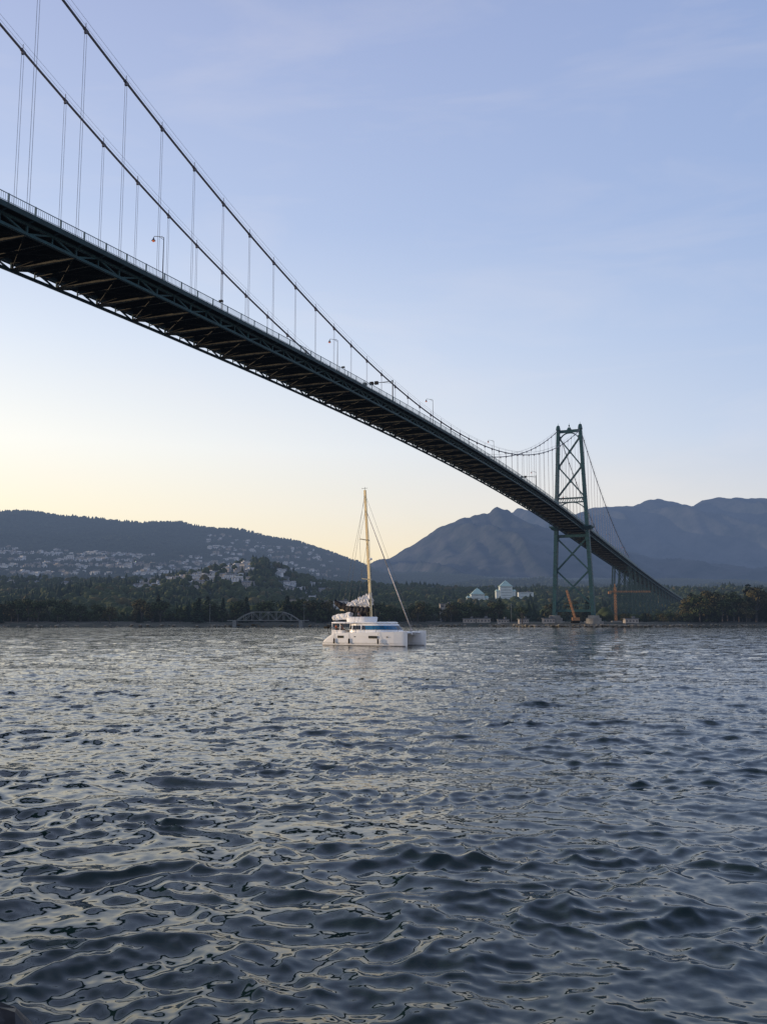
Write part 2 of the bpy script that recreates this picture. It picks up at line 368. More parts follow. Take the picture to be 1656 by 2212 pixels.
for sgn in(-1,1):
    sweep('edge_girder',[(sgn*7.42,-1.95),(sgn*7.6,-1.95),(sgn*7.6,-1.2),(sgn*7.42,-1.2)],M_greend)
    m=MB()
    for a,b in zip(stat[:-1],stat[1:]):
        o=7.5*sgn
        m.beam(P(a,o,rz(a)-.02),P(b,o,rz(b)-.02),.10,.08)
        m.beam(P(a,o,rz(a)-1.05),P(b,o,rz(b)-1.05),.06,.06)
        for k in range(2):
            s=a+(b-a)*k/2;m.beam(P(s,o,rz(s)-1.2),P(s,o,rz(s)+.06),.14,.14)
        nb=26
        if b<210:
            for k in range(nb):
                s=a+(b-a)*(k+.5)/nb;m.beam(P(s,o,rz(s)-1.1),P(s,o,rz(s)-.05),.035,.035)
    m.obj('railing',M_rail,bridge)
    m=MB();o=6.1*sgn
    for i,(a,b) in enumerate(zip(stat[:-1],stat[1:])):
        m.beam(P(a,o,rz(a)+zt),P(b,o,rz(b)+zt),.4,.4)
        m.beam(P(a,o,rz(a)+zb),P(b,o,rz(b)+zb),.45,.40)
        c=(a+b)/2
        m.beam(P(a,o,rz(a)+zt-.2),P(a,o,rz(a)+zb+.2),.25,.25)
        m.beam(P(a,o,rz(a)+zb),P(c,o,rz(c)+zt),.22,.24)
        m.beam(P(c,o,rz(c)+zt),P(b,o,rz(b)+zb),.22,.24)
        m.beam(P(c,o,rz(c)+zt),P(c,o,rz(c)+zb),.16,.16)
        for q in(a,c):
            m.beam(P(q,o,rz(q)+zt+.1),P(q,7.4*sgn,rz(q)-1.85),.12,.2)
    m.obj('stiffening_truss',M_green,bridge)
m=MB()
for i,(a,b) in enumerate(zip(stat[:-1],stat[1:])):
    for kk in range(4):
        q=a+(b-a)*kk/4
        m.beam(P(q,-6,rz(q)-2.15),P(q,6,rz(q)-2.15),.25,.78 if kk==0 else .6,0)
    c=(a+b)/2
    for o in(-4,-2,0,2,4): m.beam(P(a,o,rz(a)-1.95),P(b,o,rz(b)-1.95),.2,.36,0)
    m.beam(P(a,-5.9,rz(a)+zb),P(a,5.9,rz(a)+zb),.26,.40,1)
    m.beam(P(c,-5.9,rz(c)+zb+.5),P(c,5.9,rz(c)+zb+.5),.10,.12,1)
    m.beam(P(a,-5.9,rz(a)+zb+.05),P(c,0,rz(c)+zb+.05),.16,.16,0);m.beam(P(c,0,rz(c)+zb+.05),P(b,5.9,rz(b)+zb+.05),.16,.16,0)
    m.beam(P(a,5.9,rz(a)+zb+.22),P(c,0,rz(c)+zb+.22),.16,.16,0);m.beam(P(c,0,rz(c)+zb+.22),P(b,-5.9,rz(b)+zb+.22),.16,.16,0)
    m.beam(P(a,-5.9,rz(a)+zb+.2),P(a,0,rz(a)-2.5),.14,.14,0);m.beam(P(a,5.9,rz(a)+zb+.2),P(a,0,rz(a)-2.5),.14,.14,0)
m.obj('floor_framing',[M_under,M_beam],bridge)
for sgn in(-1,1):
    o=6.1*sgn;m=MB();pts=[]
    NS=94
    for k in range(NS+1):
        s=-428+SPAN*k/NS;pts.append(P(s,o,cz(s)))
    m.tube(pts,.19,8)
    for k in range(1,47):
        s=-428+PAN*k+PH;d=(P(s+.4,o,cz(s+.4))-P(s-.4,o,cz(s-.4)))
        m.cyl(P(s,o,cz(s))-d*.5,P(s,o,cz(s))+d*.5,.26,8)
        m.beam(P(s,o-.0,cz(s)-.4),P(s,o,cz(s)+1.15),.07,.07)
        m.box(P(s,o,cz(s)-.35),(.3,.4,.35),BANG)
    side=[P(SIDE*k/18,o,czs(SIDE*k/18)) for k in range(19)]
    m.tube(side,.2,8)
    for k in range(1,19): m.cyl(P(SIDE*k/18-.3,o,czs(SIDE*k/18-.3)),P(SIDE*k/18+.3,o,czs(SIDE*k/18+.3)),.34,8)
    s2=[P(-428-SIDE*k/18,o,czs(SIDE*k/18)) for k in range(19)];m.tube(s2,.2,8)
    m.obj('main_cable',M_cable,bridge,smooth=False)
    m=MB()
    for off in(-.35,.35):
        m.tube([p+RT*off+Vector((0,0,1.15)) for p in pts],.026,4)
        m.tube([p+RT*off+Vector((0,0,1.15)) for p in side],.03,4)
    m.obj('hand_rope',M_rope,bridge)
    for k in range(1,47):
        s=-428+PAN*k+PH
        if cz(s)-(rz(s)-1.9)<.6:continue
        m=MB()
        for ds in(-.22,.22):m.cyl(P(s+ds,o,rz(s)-2.0),P(s+ds,o,cz(s)-.3),.03,5)
        m.box(P(s,o,rz(s)-1.1),(.7,.25,.25),BANG)
        m.obj('hanger',M_rope,bridge)
m=MB()
for sgn in(-1,1):
    for k in range(1,18):
        s=SIDE*k/18
        for ds in(-.22,.22):
            m.cyl(P(s+ds,6.1*sgn,rz(s)-2),P(s+ds,6.1*sgn,czs(s)),.045,4)
h=m.obj('side_span_hangers',M_rope,bridge);h['kind']='stuff'
def lego(z):return 10.3+(6.0-10.3)*(z-6)/(107-6)
def tower(s0):
    def strut(m,z,d,w):m.beam(P(s0,-lego(z),z),P(s0,lego(z),z),w,d)
    def arch(m,zz,dd):
        a=lego(zz)-.9;pr=None
        for k in range(-8,9):
            o=a*k/8;z=zz-dd*(abs(k)/8)**2.5
            if pr: m.beam(P(s0,pr[0],pr[1]),P(s0,o,z),1.0,.5)
            pr=(o,z)
    m=MB();strut(m,106.2,1.5,1.2);arch(m,105.2,3.2)
    m.box(P(s0,0,107.4),(1.4,2.6,1.2),BANG,top=.6);m.cyl(P(s0,0,107.9),P(s0,0,110.6),.22,6,r2=.05)
    m.ell(P(s0,0,109.3),(.45,.45,.45),8,5)
    for o in(-1.3,1.3):m.cyl(P(s0,o,106.8),P(s0,o*.3,108.6),.12,5)
    t=m.obj('tower',M_green,bridge)
    m=MB();strut(m,69.2,.8,1.1);strut(m,67.0,.6,1.1);arch(m,66.9,3.0)
    for k in range(-5,6): m.beam(P(s0,lego(68)*k/6,66.9),P(s0,lego(68)*(k+1)/6,69.1),.2,.25)
    m.obj('portal_strut',M_green,t)
    m=MB();strut(m,48.6,1.5,1.5);m.obj('deck_strut',M_green,t)
    m=MB();strut(m,8.6,1.3,1.5);strut(m,11.6,.5,1.1)
    for k in range(-8,9):m.beam(P(s0,lego(10)*k/9,8.7),P(s0,lego(10)*(k+.5)/9,11.6),.2,.2)
    m.obj('base_strut',M_green,t)
    for sg in(-1,1):
        m=MB()
        pz=[6,30,50,70,90,107]
        for z0,z1 in zip(pz[:-1],pz[1:]):
            f=lambda z:(1.95-.35*(z-6)/101,4.0-1.6*(z-6)/101)
            (w0,h0),(w1,h1)=f(z0),f(z1)
            a,b=P(s0,sg*lego(z0),z0),P(s0,sg*lego(z1),z1)
            m.beam(a,b,h0,w0,0,h1,w1,up=tuple(RT))
        for z in range(10,106,6):
            q=2.0-.35*(z-6)/101;hh=4.05-1.6*(z-6)/101
            m.box(P(s0,sg*lego(z),z),(hh+.12,q+.12,.3),BANG)
        m.box(P(s0,sg*6.0,107.9),(3.2,2.0,1.8),BANG,top=.8);m.ell(P(s0,sg*6.0,109),(1.0,1.0,.9),8,6)
        m.cyl(P(s0,sg*6.0,109.5),P(s0,sg*6.0,111.0),.08,5)
        m.obj('leg',M_green,t)
        m=MB()
        m.box(P(s0,sg*(lego(53)+.4),rz(s0)-1.75),(9.0,5.2,.7),BANG);m.box(P(s0,sg*(lego(53)+.4),rz(s0)-2.6),(6.0,3.4,1.1),BANG,top=1.3)
        for ds in(-4.4,0,4.4):
            m.beam(P(s0+ds,sg*(lego(53)+2.9),rz(s0)-1.4),P(s0+ds,sg*(lego(53)+2.9),rz(s0)-.1),.12,.12)
        m.beam(P(s0-4.4,sg*(lego(53)+2.9),rz(s0)-.1),P(s0+4.4,sg*(lego(53)+2.9),rz(s0)-.1),.1,.1)
        m.obj('leg_platform',M_green,t)
    for pair in(((102.5,86.5),(86.5,70.2)),((47.4,30),(30,12))):
        m=MB()
        for z0,z1 in pair:
            for sg in(-1,1):
                a,b=P(s0,sg*(lego(z0)-.6),z0),P(s0,-sg*(lego(z1)-.6),z1)
                for ds in(-.75,.75):m.beam(a+DIR*(ds+sg*.13),b+DIR*(ds+sg*.13),.22,.68)
                n=10
                for k in range(n):
                    p=a.lerp(b,(k+.2)/n);q=a.lerp(b,(k+.8)/n);m.beam(p-DIR*.7,q+DIR*.7,.12,.12)
                m.box(P(s0,sg*(lego(z0)-.9),z0),(1.9,1.1,2.0),BANG)
            zc=(z0+z1)/2;m.box(P(s0,0,zc),(2.0,1.2,1.2),BANG)
        m.obj('cross_bracing',M_green,t)
    for sg in(-1,1):
        m=MB();c=P(s0,sg*10.3,0)
        m.cyl(c+Vector((0,0,-2)),c+Vector((0,0,3.0)),5.2,20,r2=5.0);m.cyl(c+Vector((0,0,3.0)),c+Vector((0,0,4.8)),4.0,20);m.cyl(c+Vector((0,0,4.8)),c+Vector((0,0,6.1)),3.0,20,r2=2.8)
        m.obj('pier',M_conc,bridge)
tower(0);tower(-428)
s=SIDE+6
first=True
while s<700:
    zt_=rz(s)-3.7;xw,yw,_=PW(s,0,0);zb_=max(1.5,th(xw,yw)-1);m=MB()
    if zt_-zb_>2.5:
        for ds in((-3.5,3.5) if not first else (-7,7)):
            for sg in(-1,1): m.beam(P(s+ds,sg*(5.5+.06*(zt_-zb_)),zb_),P(s+ds*.8,sg*5.5,zt_),.7,.8)
            nl=max(1,int((zt_-zb_)/14))
            for k in range(nl):
                z0=zb_+(zt_-zb_)*k/nl;z1=zb_+(zt_-zb_)*(k+1)/nl;w0=5.5+.06*(zt_-z0);w1=5.5+.06*(zt_-z1)
                m.beam(P(s+ds,-w0,z0),P(s+ds,w1,z1),.25,.35);m.beam(P(s+ds+.3,w0,z0),P(s+ds+.3,-w1,z1),.25,.35);m.beam(P(s+ds,-w1,z1),P(s+ds,w1,z1),.3,.5)
        for sg in(-1,1):
            m.beam(P(s-3.5,sg*(5.5+.06*(zt_-zb_)),zb_),P(s+3,sg*5.5,zt_),.2,.25);m.beam(P(s+3.5,sg*(5.5+.06*(zt_-zb_)),zb_),P(s-3,sg*5.5,zt_),.2,.25)
        m.obj('trestle_bent',M_greend,bridge)
    first=False;s+=27

e=empty('street_lamp',PW(-363,7.1,rz(-363)-1.25),BANG+math.pi/2)
m=MB();m.cyl((0,0,0),(0,0,.8),.14,8,r2=.1);m.cyl((0,0,.8),(0,0,7.4),.09,8,r2=.06)
pr=(0,0,7.4)
for k in range(1,9):
    a=k/8*math.pi/2;q=(1.9*math.sin(a)**1.4,0,7.4+.55*math.sin(a));m.cyl(pr,q,.05,6);pr=q
m.cyl((0,0,7.0),(1.0,0,7.75),.03,5);m.cyl((.35,0,7.25),(.35,0,7.75),.03,5);m.cyl(pr,(2.05,0,7.75),.04,6)
c1=m.obj('pole',M_lampm,e)
m=MB();m.cyl((2.05,0,7.75),(2.05,0,7.5),.09,10,r2=.14);m.cyl((2.05,0,7.5),(2.05,0,7.22),.14,10,r2=.36);m.ell((2.05,0,7.2),(.24,.24,.2),10,6,mi=1)
c2=m.obj('lamp_head',[M_lampm,M_lampr],e)
TEMPL[e.name]=[c1,c2]
tag(e,'curved-arm street lamp with hanging bell shade on bridge railing','street lamp','street lamps along the bridge railing')
for s in(-427,-299.5,-236.5,-173,-109,-45,19,83,147): clone(e,PW(s,7.1,rz(s)-1.25))
def gantry(s,hh):
    e=empty('lane_signal_gantry',PW(s,7.1,rz(s)-1.25),BANG+math.pi/2)
    tag(e,'lane signal arm with dark signal boxes above the bridge roadway','traffic signal','lane signals on the bridge')
    m=MB();m.cyl((0,0,0),(0,0,hh+.3),.16,8);m.cyl((0,0,hh),(8.6,0,hh),.09,6);m.cyl((0,0,hh-.6),(3.0,0,hh-.05),.05,6);m.obj('mast_arm',M_lampm,e)
    for x in(4.6,6.0,8.0):
        m=MB();m.box((x,0,hh-.05),(1.0,.5,.75));m.box((x,.3,hh+.34),(1.05,.3,.06));m.obj('signal_head',M_dark,e)
gantry(-267,5.6);gantry(-109.5,5.6)
def flood(s):
    e=empty('floodlight',PW(s,7.2,rz(s)-1.25),BANG+math.pi/2);tag(e,'small dark floodlight on short post at bridge railing','floodlight')
    m=MB();m.cyl((0,0,0),(0,0,1.9),.06,6);m.obj('post',M_lampm,e)
    m=MB();m.box((.35,0,2.0),(.7,.45,.3),0);m.cyl((0,0,1.9),(.3,0,2.0),.05,6);m.obj('lamp_housing',M_dark,e)
flood(-296);flood(-346)

# ---------------------------------------------------------------- trees
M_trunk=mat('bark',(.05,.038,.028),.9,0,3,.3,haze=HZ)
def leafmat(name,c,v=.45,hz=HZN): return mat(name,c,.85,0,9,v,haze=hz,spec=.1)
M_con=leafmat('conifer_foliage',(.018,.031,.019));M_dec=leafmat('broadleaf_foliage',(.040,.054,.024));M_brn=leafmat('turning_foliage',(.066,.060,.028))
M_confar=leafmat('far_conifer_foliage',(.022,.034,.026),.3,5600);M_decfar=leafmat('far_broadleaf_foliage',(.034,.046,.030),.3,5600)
def leafquad(m,c,s,nrm):
    n=Vector(nrm).normalized();u=n.orthogonal().normalized();u.rotate(Matrix.Rotation(random.uniform(0,6.28),3,n));v=n.cross(u)
    a=s*random.uniform(.6,1.2);b=s*random.uniform(.5,1.0);c=Vector(c)
    m.add([c-u*a-v*b*.6,c+u*a*.8-v*b,c+u*a+v*b*.7,c-u*a*.5+v*b],[(0,1,2,3)])
def mk_conifer(i):
    e=empty('conifer_tree',(0,0,-500))
    m=MB();m.cyl((0,0,0),(0,0,.95),.018,6,r2=.004)
    for k in range(12):
        z=.15+.06*k;a=k*2.4;m.cyl((0,0,z),(math.cos(a)*.17*(1-z),math.sin(a)*.17*(1-z),z-.02),.004,4)
    t=m.obj('trunk',M_trunk,e)
    m=MB();br=.17+.03*random.random();lay=16
    for l in range(lay):
        z=.10+.88*l/lay;R=br*(1-((z-.1)/.92))**.85+.006
        for k in range(int(6+22*R/br)):
            a=random.uniform(0,6.28);rr=R*random.uniform(.35,1.12)
            leafquad(m,(rr*math.cos(a),rr*math.sin(a),z-.18*rr+random.uniform(-.02,.02)),.032+.02*R/br,(math.cos(a)*.7,math.sin(a)*.7,.9+random.uniform(-.3,.3)))
    c=m.obj('crown',M_con,e);TEMPL[e.name]=[t,c];return e
def mk_dec(i,material,nm='broadleaf_tree'):
    e=empty(nm,(0,0,-500))
    m=MB();m.cyl((0,0,0),(0,0,.4),.022,7,r2=.014);cl=[]
    for k in range(9):
        a=k*2.4+random.random();z=.30+.55*random.random();R=.28*random.random()**.5*(1.1-abs(z-.5))
        c=(R*math.cos(a),R*math.sin(a),z);cl.append((c,random.uniform(.11,.18)));m.cyl((0,0,.3),c,.009,4,r2=.003)
    cl.append(((0,0,.82),.13));t=m.obj('trunk',M_trunk,e)
    m=MB()
    for c,r in cl:
        for k in range(50):
            d=Vector((random.gauss(0,1),random.gauss(0,1),random.gauss(0,1))).normalized()
            leafquad(m,Vector(c)+d*r*random.uniform(.6,1.08),.034,d+Vector((0,0,.3)))
    c=m.obj('crown',material,e);TEMPL[e.name]=[t,c];return e
cons=[mk_conifer(i) for i in range(4)];decs=[mk_dec(i,M_dec) for i in range(4)];brns=[mk_dec(i,M_brn) for i in range(3)]
TL={'c':('dark green conifer standing on the far wooded shore','tree','trees along the far shore'),
    'd':('round green broadleaf tree on the far shore','tree','trees along the far shore'),
    'b':('olive-brown broadleaf tree catching low sun on the shore','tree','trees along the far shore')}
EXC=[(-86,-42,470,500),(44,82,480,515),(78,128,440,505),(-52,-18,560,612),(28,50,560,612),(120,150,480,515)]
def capped(x,y,h):
    q=x/y
    if .255<q<.345: return min(h,.0125*y)
    if .08<q<.18 and y<1000: return min(h,.031*y)
    return h
placed=0;tries=0;moved=set()
while placed<280 and tries<4000:
    tries+=1
    x=random.uniform(-255,275);y=shore(x)+random.uniform(10,62)
    if any(a<x<b and c<y<d for a,b,c,d in EXC):continue
    if x>180:
        k=random.choices('cdb',(3,5,3))[0];hgt=random.uniform(12,24)
    elif x<-40: k=random.choices('cdb',(2,9,2))[0];hgt=random.uniform(5,16)
    else:k=random.choices('cdb',(2,7,2))[0];hgt=random.uniform(5,15)
    if k=='c':hgt*=1.15
    hgt=capped(x,y,hgt)
    src=random.choice({'c':cons,'d':decs,'b':brns}[k])
    wf=random.uniform(1.0,1.5)
    if src.name not in moved:
        moved.add(src.name);o=src;o.location=(x,y,1.6);o.scale=(hgt*wf,hgt*wf,hgt)
    else:o=clone(src,(x,y,1.6),random.uniform(0,6.28),(hgt*wf,hgt*wf,hgt))
    tag(o,*TL[k]);placed+=1

# ---------------------------------------------------------------- houses
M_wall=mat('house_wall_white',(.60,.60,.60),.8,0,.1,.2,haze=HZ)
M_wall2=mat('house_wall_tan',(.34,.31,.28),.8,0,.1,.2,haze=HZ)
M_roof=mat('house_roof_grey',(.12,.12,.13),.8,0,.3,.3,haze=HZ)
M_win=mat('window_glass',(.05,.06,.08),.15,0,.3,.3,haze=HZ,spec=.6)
M_wins=mat('pale_window_band',(.28,.32,.32),.3,0,.3,.3,haze=HZ)  # mid grey-green, low contrast with the walls
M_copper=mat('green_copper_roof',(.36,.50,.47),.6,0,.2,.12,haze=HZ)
def house_mb(kind,mw=0):
    m=MB();W,D,H=1.,.7,.42
    if kind=='gable':
        m.box((0,0,H/2-.3),(W,D,H+.6),0,mw)
        o=.06;m.add([(-W/2-o,-D/2-o,H),(W/2+o,-D/2-o,H),(W/2+o,0,H+.24),(-W/2-o,0,H+.24),(-W/2-o,D/2+o,H),(W/2+o,D/2+o,H)],[(0,1,2,3),(3,2,5,4)],2)
        m.add([(-W/2,-D/2,H),(-W/2,D/2,H),(-W/2,0,H+.2),(W/2,-D/2,H),(W/2,D/2,H),(W/2,0,H+.2)],[(0,1,2),(3,5,4)],mw)
        m.box((.3,.1,H+.22),(.08,.08,.3),0,mw)
    else:
        m.box((0,0,0),(W,D,1.0),0,mw);m.box((.12,.06,.62),(W*.72,D*.8,.28),0,mw);m.box((0,0,.515),(W+.08,D+.08,.035),0,2);m.box((.12,.06,.775),(W*.72+.08,D*.8+.08,.035),0,2)
    n=4
    for k in range(n):
        for z in(.12,.33):
            m.box((-W/2+W*(k+.5)/n,-D/2-.004,z),(W/n*.55,.02,.11),0,3)
    return m
HMATS=[M_wall,M_wall2,M_roof,M_win]
KINDS=[('gable',0),('gable',1),('flat',0),('flat',1),('flat',0)]
HMB=[house_mb(a,b) for a,b in KINDS];HM=[m.mesh('house',HMATS) for m in HMB]
HL=['white gabled hillside house with grey roof among trees','tan gabled hillside house with grey roof among trees','white flat-roofed stepped hillside house among trees','tan flat-roofed stepped hillside house among trees','white flat-roofed stepped hillside house among trees']
occ=set();CAND=[]
def cluster(n,f0,f1,y0,y1,sc,thr,ns=90.,band=None,front=(-1,0)):
    c=0;t=0
    while c<n and t<n*90:
        t+=1;y=random.uniform(y0,y1);x=random.uniform(f0,f1)*y
        if noise.noise(Vector((x/ns,y/(ns*.6),5)))<thr:continue
        if band and (th(x,y)/band)%1.0>.55:continue   # streets follow the contour lines
        key=(int(x//12),int(y//12))
        if key in occ:continue
        CAND.append((random.uniform(sc*.7,sc*1.2)*(1.5 if random.random()<.05 else 1),x,y));c+=1
        for b in front:occ.add((key[0],key[1]+b))
cluster(430,-.45,-.16,1640,2230,9.2,-.12,120,22)
cluster(150,-.20,-.05,1950,2800,10,-.2,120,24)
cluster(150,-.285,-.15,1080,1470,8.5,-.12,60,9,(-3,-2,-1,0))
cluster(45,-.12,-.04,1120,1480,8.5,-.15,60,9,(-3,-2,-1,0))
cluster(40,-.45,-.28,1050,1450,8.5,-.05,60,None,(-3,-2,-1,0))
CAND.sort(key=lambda c:-c[0]/c[2])
BIG=MB()
for n_,(sc,x,y) in enumerate(CAND):
    i=random.randrange(5);loc=Vector((x,y,th(x,y)+.8));ro=random.uniform(-.6,.6);sx,sy,sz=sc*random.uniform(.9,1.6),sc,sc*random.uniform(.6,.9)
    if n_<290:
        o=bpy.data.objects.new('house',HM[i]);col.objects.link(o);o.location=loc;o.rotation_euler=(0,0,ro);o.scale=(sx,sy,sz)
        tag(o,HL[i],'house','houses on the wooded hillside')
    else:
        ca,sa=math.cos(ro),math.sin(ro);off=len(BIG.v)
        BIG.v.extend([(loc.x+vx*sx*ca-vy*sy*sa,loc.y+vx*sx*sa+vy*sy*ca,loc.z+vz*sz) for vx,vy,vz in HMB[i].v])
        BIG.f.extend([tuple(q+off for q in f) for f in HMB[i].f]);BIG.m.extend(HMB[i].m)
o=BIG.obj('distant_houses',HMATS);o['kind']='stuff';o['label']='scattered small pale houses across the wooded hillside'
# ---------------------------------------------------------------- forest stuff
def tmpl_con():
    V=[];F=[]
    for z0,z1,r in((.05,.5,.26),(.30,.75,.20),(.55,1.0,.13)):
        o=len(V)
        for i in range(7):
            a=2*math.pi*i/7;k=random.uniform(.7,1.2);V.append((r*k*math.cos(a),r*k*math.sin(a),z0+random.uniform(-.04,.04)))
        V.append((0,0,z1))
        for i in range(7):F.append((o+i,o+(i+1)%7,o+7))
    return np.array(V),np.array(F)
def tmpl_dec():
    V=[];F=[]
    for c,r in(((0,0,.6),.30),((.2,.05,.45),.22),((-.15,-.16,.48),.24),((0,.2,.42),.2)):
        m=MB();m.ell(c,(r,r,r*1.05),6,4,jit=.22);o=len(V);V+=m.v
        for f in m.f:
            F.append([o+f[0],o+f[1],o+f[2]])
            if len(f)==4:F.append([o+f[0],o+f[2],o+f[3]])
    return np.array(V),np.array(F)
def forest(name,pts,material_list):
    VV=[];FF=[];MI=[];off=0
    T=[(tmpl_con(),0) for _ in range(4)]+[(tmpl_dec(),1) for _ in range(4)]
    for idx,((Vt,Ft),kind) in enumerate(T):
        sel=[p for p in pts if p[4]==idx]
        if not sel:continue
        A=np.array(sel);n=len(A);ca,sa=np.cos(A[:,5]),np.sin(A[:,5])
        X=Vt[None,:,0]*ca[:,None]-Vt[None,:,1]*sa[:,None];Y=Vt[None,:,0]*sa[:,None]+Vt[None,:,1]*ca[:,None]
        h=A[:,3][:,None];wd=A[:,6][:,None]
        v=np.stack([A[:,0][:,None]+X*h*wd,A[:,1][:,None]+Y*h*wd,A[:,2][:,None]+Vt[None,:,2]*h],-1).reshape(-1,3)
        f=(Ft[None]+(np.arange(n)*len(Vt))[:,None,None]).reshape(-1,3)+off
        VV.append(v);FF.append(f);off+=len(v)
        mi=np.repeat(np.where(rng.random(n)<.12,2,kind),len(Ft)) if kind else np.zeros(n*len(Ft),int);MI.append(mi)
    o=fast_mesh(name,np.concatenate(VV),np.concatenate(FF),material_list,False,np.concatenate(MI));o['kind']='stuff';return o
def scatter(n,y0,y1,h0,h1,dec,wd,fx=.56):
    pts=[]
    for _ in range(n):
        y=math.sqrt(random.uniform(y0*y0,y1*y1));x=random.uniform(-fx,fx)*y
        if (int(x//12),int(y//12)) in occ:continue
        if y<640 and any(a<x<b and c<y<d for a,b,c,d in EXC):continue
        if y<shore(x)+45:continue
        dn=dec*(1.35 if noise.noise(Vector((x/80,y/80,9)))>0 else .65)
        k=random.randrange(4) if random.random()>dn else 4+random.randrange(4)
        h=random.uniform(h0,h1)*(1+.45*noise.noise(Vector((x/60,y/60,2))))*(1 if k<4 else .85)
        h=capped(x,y,h)
        if x/y>.36 and y<620:h*=1.15
        pts.append((x,y,th(x,y)-.5,h,k,random.uniform(0,6.28),wd))
    return pts
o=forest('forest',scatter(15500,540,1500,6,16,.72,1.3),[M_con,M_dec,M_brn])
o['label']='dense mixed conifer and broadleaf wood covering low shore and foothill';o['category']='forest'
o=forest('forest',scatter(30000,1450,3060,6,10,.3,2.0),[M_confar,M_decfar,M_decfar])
o['label']='dense dark conifer forest covering the higher hillside';o['category']='forest'

# ---------------------------------------------------------------- shore buildings etc
def block(x,y,W,D,H,wall,label,zb=None,rot=0,floors=3,bays=6,roof=None):
    z=th(x,y) if zb is None else zb
    e=empty('building',(x,y,z),rot);tag(e,label,'building')
    m=MB();m.box((0,0,H/2-1),(W,D,H+2));m.obj('wall',wall,e)
    if roof=='pyr':
        m=MB()
        for sx in(-1,1):m.box((sx*(W/2+2.2),0,H*.42-1),(4.4,D*.8,H*.84+2),0,0)
        m.obj('wing',wall,e)
    for f in range(floors):
        if floors*bays<=20:
            for b in range(bays):
                m=MB();m.box((-W/2+W*(b+.5)/bays,-D/2-.02,H*(f+.55)/floors),(W/bays*.6,.1,H/floors*.45));m.obj('window',M_win,e)
        else:
            m=MB();m.box((0,-D/2-.02,H*(f+.55)/floors),(W*.8,.1,H/floors*.32));m.obj('window_band',M_wins,e)
    m=MB()
    if roof=='pyr':
        m.box((0,0,H+.3),(W+1.4,D+1.4,.6));m.box((0,0,H+.6+W*.19),(W*.96,D*.96,W*.38),0,0,top=.22);m.box((0,0,H+.6+W*.38+.6),(W*.14,D*.14,1.2),0,0,top=.3)
        for sx in(-1,1):m.box((sx*(W/2+2.7),0,H*.84+1.1),(4.6,D*.86,2.2),0,0,top=.5)
        m.obj('roof',M_copper,e)
    else:
        m.box((0,0,H+.25),(W+.6,D+.6,.5));m.box((W*.2,0,H+1),(W*.2,D*.4,1.2));m.obj('roof',M_roof,e)
M_wgrn=mat('pale_green_wall',(.52,.57,.55),.7,0,.2,.12,haze=HZ)
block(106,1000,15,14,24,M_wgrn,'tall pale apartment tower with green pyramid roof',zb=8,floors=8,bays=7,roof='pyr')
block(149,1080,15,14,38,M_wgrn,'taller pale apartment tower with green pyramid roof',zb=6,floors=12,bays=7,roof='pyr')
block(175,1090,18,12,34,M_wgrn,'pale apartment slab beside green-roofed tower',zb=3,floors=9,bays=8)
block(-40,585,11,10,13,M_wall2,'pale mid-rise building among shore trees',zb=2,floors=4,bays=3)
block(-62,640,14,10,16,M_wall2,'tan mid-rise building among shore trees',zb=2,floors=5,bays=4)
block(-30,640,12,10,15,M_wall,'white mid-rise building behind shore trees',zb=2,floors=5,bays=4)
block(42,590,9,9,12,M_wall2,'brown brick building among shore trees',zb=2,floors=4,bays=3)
for i,(x,W,H) in enumerate(((50,7,2.2),(58,8,2.4),(67,6,1.8),(75,5,2.0),(88,6,2.4),(133,7,2.2))):
    block(x,shore(x)+17,W,5,H,M_wall2,'low pale work shed on the shore below the bridge',zb=1.9,floors=1,bays=4)
e=empty('truss_bridge',(-63,485,0));tag(e,'small grey arched steel truss bridge at the river mouth','bridge')
M_grey=mat('grey_steel',(.15,.16,.16),.6,0,1,.2,haze=HZ)
for oy in(-3,3):
    m=MB();n=8;top=[];bot=[]
    for k in range(n+1):
        x=-17+34*k/n;hh=4.5*min(1,1.9*(1-abs(k-n/2)/(n/2))**.8);bot.append((x,oy,3.5));top.append((x,oy,3.5+hh))
    for k in range(n):
        m.beam(bot[k],bot[k+1],.3,.35);m.beam(top[k],top[k+1],.3,.35);m.beam(bot[k],top[k],.18,.18)
        m.beam(bot[k] if k%2 else top[k],top[k+1] if k%2 else bot[k+1],.18,.18)
    m.obj('truss',M_grey,e)
m=MB();m.box((0,0,3.4),(44,5.6,.4));m.obj('deck',M_grey,e)
for x in(-18,18):
    m=MB();m.box((x,0,1.6),(2.0,6,3.2),0,0);m.obj('abutment',M_grey,e)
M_or=mat('crane_orange',(.36,.17,.06),.5,0,1,.3,haze=HZ)
def lattice(m,p,q,w,n):
    p=Vector(p);q=Vector(q);d=(q-p).normalized();u=d.orthogonal().normalized();v=d.cross(u)
    cs=[u*w+v*w,u*-w+v*w,u*-w-v*w,u*w-v*w]
    for c in cs:m.beam(p+c,q+c,.15,.15)
    for k in range(n):
        a=p.lerp(q,k/n);b=p.lerp(q,(k+1)/n)
        for i in range(4):m.beam(a+cs[i],b+cs[(i+1)%4],.09,.09)
e=empty('tower_crane',(131,500,2));tag(e,'orange tower crane with horizontal jib beside the bridge','crane')
m=MB();lattice(m,(0,0,0),(0,0,20),.5,12);m.cyl((0,0,20),(0,0,22),.25,6);m.obj('mast',M_or,e)
m=MB();lattice(m,(-3,0,17.6),(20,0,17.6),.3,16);m.box((-3,0,17),(1.6,1.2,1.4));m.obj('jib',M_or,e)
m=MB();m.box((0,0,.6),(5,5,1.2));m.obj('base',M_conc,e)
e=empty('crawler_crane',(98.5,456,2));tag(e,'orange crawler crane with raised lattice boom at pier','crane')
